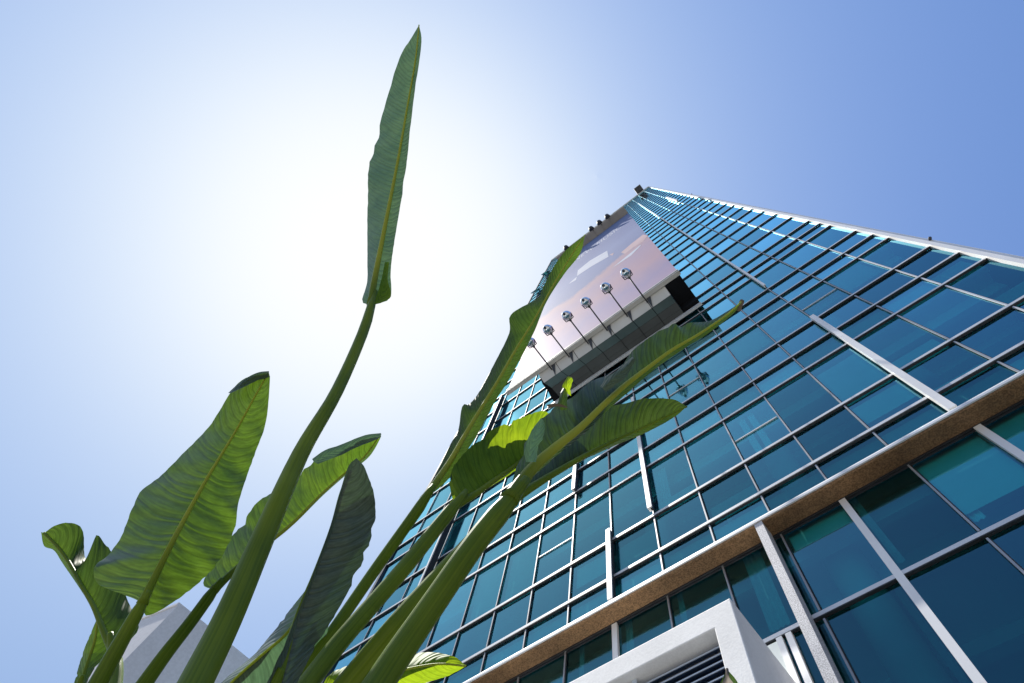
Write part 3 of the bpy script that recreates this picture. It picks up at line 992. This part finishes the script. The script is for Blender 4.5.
def stalk(path, dep, px, parent, foot, name='petiole', down=True):
    """path of photo positions from leaf base downwards; dep distances; px widths in the photo"""
    n = 30
    # run the stalk a little way up under the midrib, narrowing, so the two join smoothly
    (ax, ay), (bx, by) = path[0], path[1]
    L = math.hypot(ax - bx, ay - by); ex = 1.3 * px[0]
    path = [(ax + (ax - bx) / L * ex, ay + (ay - by) / L * ex)] + list(path)
    k0 = ex / (sum(math.hypot(p[0] - q[0], p[1] - q[1]) for p, q in zip(path, path[1:])))
    Mp = catmull(path, n)
    def ss(i): return max(0.0, (i / (n - 1) - k0) / (1 - k0))
    slope = (dep[0] - dep[1]) * (len(dep) - 1)
    ds = [interp(dep, ss(i)) + max(0.0, k0 - i / (n - 1)) * slope for i in range(n)]
    pts = [at(Mp[i].x, Mp[i].y, ds[i]) for i in range(n)]
    rads = [0.5 * interp(px, ss(i)) * ds[i] / F_PX * min(1.0, 0.45 + 0.55 * (i / (n - 1)) / (1.6 * k0)) for i in range(n)]
    if down:
        tan = (pts[-1] - pts[-4]).normalized()
        end = V3(foot)
        p1 = pts[-1] + tan * 0.35
        m = [pts[-1]]
        for k in range(1, 13):
            t = k / 12
            a, b_, c_ = pts[-1].lerp(p1, t), p1.lerp(end, t), None
            m.append(a.lerp(b_, t))
        pts += m[1:]
        rads += [rads[-1] * (1 + 0.35 * k / 12) for k in range(1, 13)]
    return MB().tube(pts, rads, 14).build(name, M['stem'], parent, True)


plant = empty('bird_of_paradise', (-0.85, 0.3, 0.12))
tag(plant, 'large bird of paradise plant with long stalks and backlit green paddle leaves', 'plant')

# 1: the tall rolled leaf standing up against the sun
mid = [(371, 305), (373, 288), (384, 231), (397, 165), (408, 103), (415.5, 59.5), (419, 25)]
o = blade('leaf', [(371, 305), (362, 301), (367, 279), (367, 231), (367.7, 196), (368.5, 167), (377, 134), (384, 108), (392.7, 77), (401.5, 53), (410, 40), (419, 25)], mid,
          [(371, 305), (381, 303), (391, 296), (391, 268), (397, 226), (403.7, 187), (408, 152), (413.8, 99), (419, 64), (421.7, 40), (419, 25)],
          [1.45, 1.6, 1.75, 1.9, 2.0], [0, 0.05, 0.06, 0.05, 0], [0, -0.03, -0.02, -0.02, 0], M['leaf_pale'], plant, ripple=0.003)
blade('fold', [(374, 304), (377, 294), (381, 280), (385, 262)], [(377, 304), (382, 294), (384, 280), (387, 262)], [(381, 303), (392, 296), (388, 281), (389, 262)], [1.43, 1.47, 1.53], [0] * 3, [-0.012] * 3, M['leaf_young'], o, n=20, half=4, ripple=0.001)
o['label'] = 'tall narrow leaf standing upright against the sun'
rib(mid, [1.45, 1.6, 1.75, 1.9, 2.0], 0.0115, 0.002, o)
stalk([(372, 303), (362, 335), (335, 395), (300, 455), (262, 540), (227, 620), (192, 690)], [1.45, 1.2, 1.0, 0.85, 0.72], [9.5, 13, 20, 27, 34], o, (-0.78, 0.2, 0.1))

# 2: the broad leaf on the left
mid = [(142, 604), (154, 579), (176, 535), (205, 482), (234.6, 433), (258, 391), (268.5, 373)]
dep2 = [0.98, 1.05, 1.15, 1.25, 1.32]
o = blade('leaf', [(142, 604), (134.6, 599), (110, 590), (95, 582), (93, 567), (105.4, 557), (120, 538), (130, 513), (139.5, 491.5), (159, 477), (181, 455), (205.4, 430.5), (217.6, 413.4), (234.6, 386.6), (250, 376), (268.5, 373)], mid,
          [(142, 604), (147, 616), (171, 604), (200.5, 582), (220, 560), (234.6, 530.5), (239.5, 501), (254, 457), (266, 423), (270, 379), (268.5, 373)],
          dep2, [0.0, 0.06, 0.07, 0.05, 0], [0, 0.04, 0.02, 0.02, 0], M['leaf'], plant, ripple=0.006, nicks=0)
blade('fold', [(228, 393), (243, 379.5), (257, 372.5), (269, 371)], [(231, 393), (246, 382), (259, 375.5), (269, 373)], [(235, 391), (249, 385), (262, 379.5), (270, 377)], [1.28, 1.3, 1.31], [0.01] * 3, [-0.006] * 3, M['leaf_dark'], o, n=20, half=4, ripple=0.001)
o['label'] = 'broad ribbed leaf on the left'
rib(mid, dep2, 0.0098, 0.0015, o)
stalk([(142, 604), (122, 640), (97, 685), (85, 705)], [0.98, 0.93, 0.88], [12, 16, 19], o, (-1.05, 0.12, 0.1))

# 3: the leaf behind the tall stalk, seen half edge-on
mid = [(214, 590), (233, 572), (255, 552.7), (289.4, 526), (321, 494.5), (345.7, 472.5), (364, 457), (381, 434)]
dep3 = [1.22, 1.3, 1.4, 1.5, 1.55]
o = blade('leaf', [(214, 590), (203, 582), (223, 548), (241.7, 524), (255, 504), (272, 492), (294, 477), (321, 454), (340.8, 445.6), (362, 436), (381, 434)], mid,
          [(214, 590), (234, 573), (256, 553.5), (291, 527), (323, 495.5), (348, 473.5), (369, 457), (380, 439), (381, 434)],
          dep3, [0, 0.05, 0.06, 0.04, 0], [0, 0.05, 0.06, 0.05, 0], M['leaf_bright'], plant)
blade('fold', [(312, 459), (325, 450), (342, 444), (362, 435.5), (381, 433)], [(314, 462), (328, 454), (345, 447.5), (364, 440), (381, 435)], [(318, 464), (332, 458.5), (349, 452), (367, 444), (381, 437)], [1.45, 1.5, 1.53], [0.01] * 3, [-0.008] * 3, M['leaf_pale'], o, n=20, half=4, ripple=0.001)
rib(mid, dep3, 0.011, 0.0015, o)
stalk([(214, 590), (190, 623), (165, 655), (140, 690)], [1.22, 1.15, 1.08], [11, 13, 16], o, (-0.95, 0.35, 0.1))

# 4: the folded blue-green leaf beside it
mid = [(281, 690), (291, 648), (302, 612), (316, 575), (333, 530), (343, 492), (352, 468), (356.6, 458)]
dep4 = [0.88, 0.95, 1.02, 1.1, 1.16]
o = blade('leaf', [(263, 690), (287, 638), (298, 612), (312.7, 575), (329, 530), (338.5, 497), (348, 467), (356.6, 458)], mid,
          [(294, 690), (312.7, 652.4), (342, 603.7), (364, 560), (375.5, 520.7), (373.7, 491.5), (366, 469), (356.6, 458)],
          dep4, [-0.015, -0.02, -0.02, -0.015, 0], [0.02, 0.05, 0.06, 0.05, 0], M['leaf_grey'], plant, ripple=0.003)
o['label'] = 'blue-green leaf folded along its midrib'
rib([(272, 690), (289, 648), (300, 612), (315, 575), (332, 528), (341, 494), (351, 468)], dep4, 0.013, 0.003, o, mat=M['stem'], lift=-0.001)
stalk([(272, 690), (262, 712), (252, 738)], [0.88, 0.85, 0.83], [18, 22, 26], o, (-0.8, 0.32, 0.1))
# 12: the glossy leaf whose upper face catches the sun
mid = [(322, 578), (305, 606), (287, 633), (262, 655), (236, 678), (215, 700)]
dep12 = [1.12, 1.1, 1.08, 1.06, 1.05]
o = blade('leaf', [(322, 578), (330, 615), (318, 660), (285, 700), (255, 715), (215, 705)], mid,
          [(322, 578), (311, 584), (288, 612), (256, 652), (222, 682), (210, 702)],
          dep12, [0, 0.03, 0.04, 0.03, 0], [0, 0.04, 0.06, 0.05, 0], M['leaf_pale'], plant)
rib(mid, dep12, 0.005, 0.002, o, lift=0.001)
# 5: the curled and torn leaf at far left
mid = [(113, 652), (104, 632), (94, 607), (82, 586), (68, 561), (58, 547), (44, 533)]
dep5 = [1.14, 1.2, 1.26, 1.32, 1.36]
o = blade('leaf', [(111, 652), (104, 640), (94.6, 613), (80.7, 590), (63, 564), (54, 550.5), (44, 546), (41, 532)], mid,
          [(117, 652), (139, 628), (128, 600), (116, 560), (105, 543), (96, 535), (92, 557), (85, 557), (83, 530), (70.5, 522.7), (56, 525), (44, 533)],
          dep5, [0, 0.04, 0.05, 0.04, 0.0], [0, 0.06, 0.09, 0.06, 0.0], M['leaf_matt'], plant, ripple=0.003, n=80, nicks=0)
o['label'] = 'curled leaf with a torn notch at the far left'
rib(mid, dep5, 0.009, 0.003, o, mat=M['stem'])
stalk([(113, 650), (116, 668), (115, 690)], [1.14, 1.1, 1.06], [13, 13, 13], o, (-1.1, 0.22, 0.1))
# 6: a darker leaf low at the edge
mid = [(80, 690), (88, 662), (95, 640), (98, 616)]
dep6 = [1.3, 1.36, 1.4]
o = blade('leaf', [(72, 690), (82, 655), (89.5, 636), (98, 616)], mid, [(84, 690), (95, 668), (112, 650), (116, 634), (98, 616)], dep6, [0, 0.02, 0.0], [0, 0.05, 0.0], M['leaf'], plant)
rib(mid, dep6, 0.008, 0.002, o)
stalk([(79, 686), (72, 705), (66, 730)], [1.3, 1.28, 1.25], [9, 10, 11], o, (-1.15, 0.3, 0.1))

# 7: the long leaf against the billboard
mid = [(424, 500), (437.5, 480), (451.6, 459), (471, 425), (495, 386), (515, 351), (534.6, 319), (554, 284), (573, 253), (585, 234.7)]
dep7 = [1.4, 1.6, 1.8, 2.0, 2.15]
o = blade('leaf', [(424, 500), (450, 445), (458, 431), (462, 406), (469, 404), (479, 392), (495, 362), (509, 333), (511, 314), (536.6, 299), (542.5, 288), (554, 266), (566, 250), (585, 234.7)], mid,
          [(424, 500), (447.7, 480), (467, 451), (479, 432), (495, 402), (509, 380), (521, 358), (534.6, 331), (546.5, 302), (564, 274.5), (580, 254), (585, 234.7)],
          dep7, [0, 0.06, 0.08, 0.05, 0], [0, 0.06, 0.06, 0.04, 0], M['leaf_matt'], plant, n=90, nicks=0, ripple=0.003)
o['label'] = 'long narrow leaf crossing the billboard'
rib(mid, dep7, 0.0127, 0.002, o, lift=0.005)
stalk([(426, 497), (417, 511), (376.5, 568), (346.8, 611), (307, 668), (290, 693)], [1.4, 1.28, 1.15, 1.05], [11, 11.5, 12, 13], o, (-0.78, 0.38, 0.1))
# 8: the leaf with a bright turned-over edge
mid = [(454, 506), (474, 495), (492, 482), (514, 466), (536, 448), (560, 428)]
dep8 = [1.38, 1.45, 1.52, 1.58, 1.62]
o = blade('leaf', [(454, 506), (449, 482), (452, 469), (457, 461), (466, 451), (477, 440), (491, 430), (506, 423), (523, 416.7), (545, 411), (560, 428)], mid,
          [(454, 506), (475, 496.5), (494, 484.5), (517, 470), (540, 452), (560, 428)],
          dep8, [0, 0.05, 0.06, 0.05, 0], [0, 0.02, 0.02, 0.02, 0], M['leaf_young'], plant)
o['label'] = 'leaf with a bright turned-over edge'
rib(mid, dep8, 0.0147, 0.002, o, mat=M['stem'])
blade('fold', [(456, 500), (450, 478), (455, 466), (462, 457), (475, 444), (490, 437), (506, 433), (524, 430), (545, 426), (560, 430)], [(456, 503), (476, 490), (494, 477), (516, 460), (538, 442), (558, 430)],
      [(456, 505), (476, 494), (494, 481), (516, 465), (538, 448), (560, 430)], [1.41, 1.48, 1.55, 1.61, 1.64], [0, 0.055, 0.065, 0.05, 0], [0] * 5, M['leaf_dark'], o)
stalk([(456, 504), (431, 535), (400, 573), (340, 642), (303, 690)], [1.38, 1.22, 1.08, 0.95], [13, 16, 18, 21], o, (-0.72, 0.42, 0.1))
# 10: the leaf hanging behind the front one
mid = [(505, 506), (530.7, 488), (577, 460), (613.8, 441), (644.5, 427), (672, 414), (687, 406.5)]
dep10 = [1.2, 1.28, 1.36, 1.42, 1.46]
o = blade('leaf', [(505, 506), (520, 478), (545, 450), (575, 425), (606, 408), (623, 403), (636, 399), (655, 398), (674, 399.5), (687, 406.5)], mid,
          [(505, 506), (532, 491), (577, 464), (614, 446), (645.5, 433), (673, 418), (687, 406.5)],
          dep10, [0, 0.06, 0.08, 0.05, 0], [0, 0.03, 0.03, 0.02, 0], M['leaf_dark'], plant)
rib(mid, dep10, 0.0147, 0.002, o, mat=M['stem'])
stalk([(507, 505), (463, 552), (410, 610), (372, 655), (343, 690)], [1.2, 1.1, 1.0, 0.95], [15, 19, 22, 25], o, (-0.66, 0.48, 0.1))
# 9: the big folded leaf in front
mid = [(509, 500), (531, 470), (555, 448), (580, 428), (601.5, 407), (623, 387), (647.6, 368), (672, 350), (700, 333.5), (730.6, 312), (741, 302)]
dep9 = [1.0, 1.12, 1.25, 1.38, 1.5]
o = blade('leaf', [(509, 500), (515, 468), (523, 455), (525, 441), (540, 419), (555, 404), (572, 397), (589, 382), (612, 373.5), (621, 364), (635, 348), (660, 330), (673, 322), (680, 327), (690, 322.5), (709, 321), (727.5, 311), (741, 302)], mid,
          [(509, 500), (534, 476), (559, 454), (584, 434), (606, 412), (629, 391.5), (652, 371.5), (677, 353.5), (704, 336.5), (733, 314), (741, 302)],
          dep9, [0, 0.05, 0.07, 0.04, 0], [0, 0.03, 0.03, 0.02, 0], M['leaf_dark'], plant, n=90, ripple=0.006)
o['label'] = 'big dark folded leaf with a dry tip'
rib(mid, dep9, 0.0182, 0.002, o, lift=0.002)
blade('torn_strip', [(566, 392), (562, 386), (567, 377), (571.5, 377)], [(568, 394), (567, 386), (569, 380), (571.5, 377)], [(571, 396), (571, 388), (573, 381), (571.5, 377)], [1.18, 1.18, 1.19], [0.01] * 3, [0.0] * 3, M['leaf_young'], o, n=16, half=4, ripple=0.001)
blade('torn_strip', [(526, 462), (524, 448), (532, 430), (541, 418)], [(530, 462), (530, 448), (537, 432), (543, 420)], [(536, 462), (539, 448), (544, 436), (545, 424)], [1.02, 1.05, 1.09], [0.0] * 3, [0.02] * 3, M['leaf_pale'], o, n=20, half=4, ripple=0.003)
blade('torn_strip', [(600, 386), (607, 378), (618, 369), (632, 357)], [(603, 389), (611, 381), (622, 372), (634, 358)], [(606, 392), (617, 385), (628, 375), (636, 359)], [1.21, 1.23, 1.25], [0.015] * 3, [0.0] * 3, M['leaf_pale'], o, n=20, half=4, ripple=0.003)
blade('torn_strip', [(557, 408), (559, 396), (563, 388)], [(561, 410), (563, 398), (564, 388)], [(567, 410), (568, 399), (566, 389)], [1.15, 1.16, 1.17], [0.01] * 3, [0.01] * 3, M['leaf_dark'], o, n=16, half=4, ripple=0.002)
blade('dry_edge', [(546, 405), (556, 403), (566, 406)], [(548, 406.5), (557, 405), (567, 407)], [(549, 408), (558, 407), (568, 408)], [1.13, 1.14, 1.15], [0] * 3, [0] * 3, M['dry'], o, n=12, half=3, ripple=0.001)
blade('dry_tip', [(735, 310), (737, 304), (741, 299), (743, 300)], [(738, 311), (740, 306), (742, 301), (743, 300)], [(740, 311.5), (743, 306), (744.5, 301), (743, 300)], [1.49, 1.5, 1.51], [0.004] * 3, [0.004] * 3, M['dry'], o, n=12, half=3, ripple=0.001)
stalk([(509, 501), (474, 545), (436, 600), (396, 658), (374, 692)], [1.0, 0.9, 0.82, 0.74], [22, 24, 27, 31], o, (-0.6, 0.4, 0.1))
# 11: the young yellow-green leaf low in the middle
mid = [(320, 694), (350, 682), (385, 675), (412, 668), (440, 664), (466, 666)]
dep11 = [1.2, 1.22, 1.25, 1.28, 1.3]
o = blade('leaf', [(320, 690), (331.6, 671.5), (352, 665), (385, 664), (404.7, 659), (418, 653), (436, 652.4), (455, 657), (466, 666)], mid,
          [(320, 698), (360, 700), (400, 694), (426, 683), (451, 675), (466, 666)], dep11, [0, 0.06, 0.07, 0.05, 0], [0, 0.02, 0.02, 0.02, 0], M['leaf_young'], plant)
o['label'] = 'yellow-green leaf low behind the stalks'
rib(mid, dep11, 0.005, 0.002, o)
stalk([(322, 693), (308, 705), (295, 725)], [1.2, 1.17, 1.14], [9, 9, 10], o, (-0.82, 0.4, 0.1))

# second, small plant: only the dry tip of one leaf reaches into the picture, before the louvres
p2 = empty('young_plant', (-0.12, 0.62, 0.12))
tag(p2, 'young plant whose dark dry leaf tip points up before the white portal louvres', 'plant')
mid = [(728, 760), (729, 715), (729, 690), (727, 669)]
o = blade('leaf', [(720, 760), (712, 715), (719, 686), (727, 669)], mid, [(736, 760), (748, 718), (739, 685), (727, 669)], [0.72, 0.75, 0.8, 0.84], [0.03, 0.04, 0.02, 0], [0.02, 0.04, 0.02, 0], M['leaf'], p2)
rib(mid, [0.72, 0.75, 0.8, 0.84], 0.006, 0.002, o, mat=M['dry'])
blade('dry_tip', [(721.5, 684), (724.5, 677), (725.8, 668)], [(725, 685), (727, 677), (726.8, 668)], [(734, 684), (730, 677), (728, 668)], [0.785, 0.815, 0.835], [0] * 3, [0] * 3, M['dry'], o, n=12, half=3, ripple=0.001)
stalk([(728, 758), (725, 800)], [0.72, 0.69], [14, 16], o, (-0.1, 0.62, 0.1))
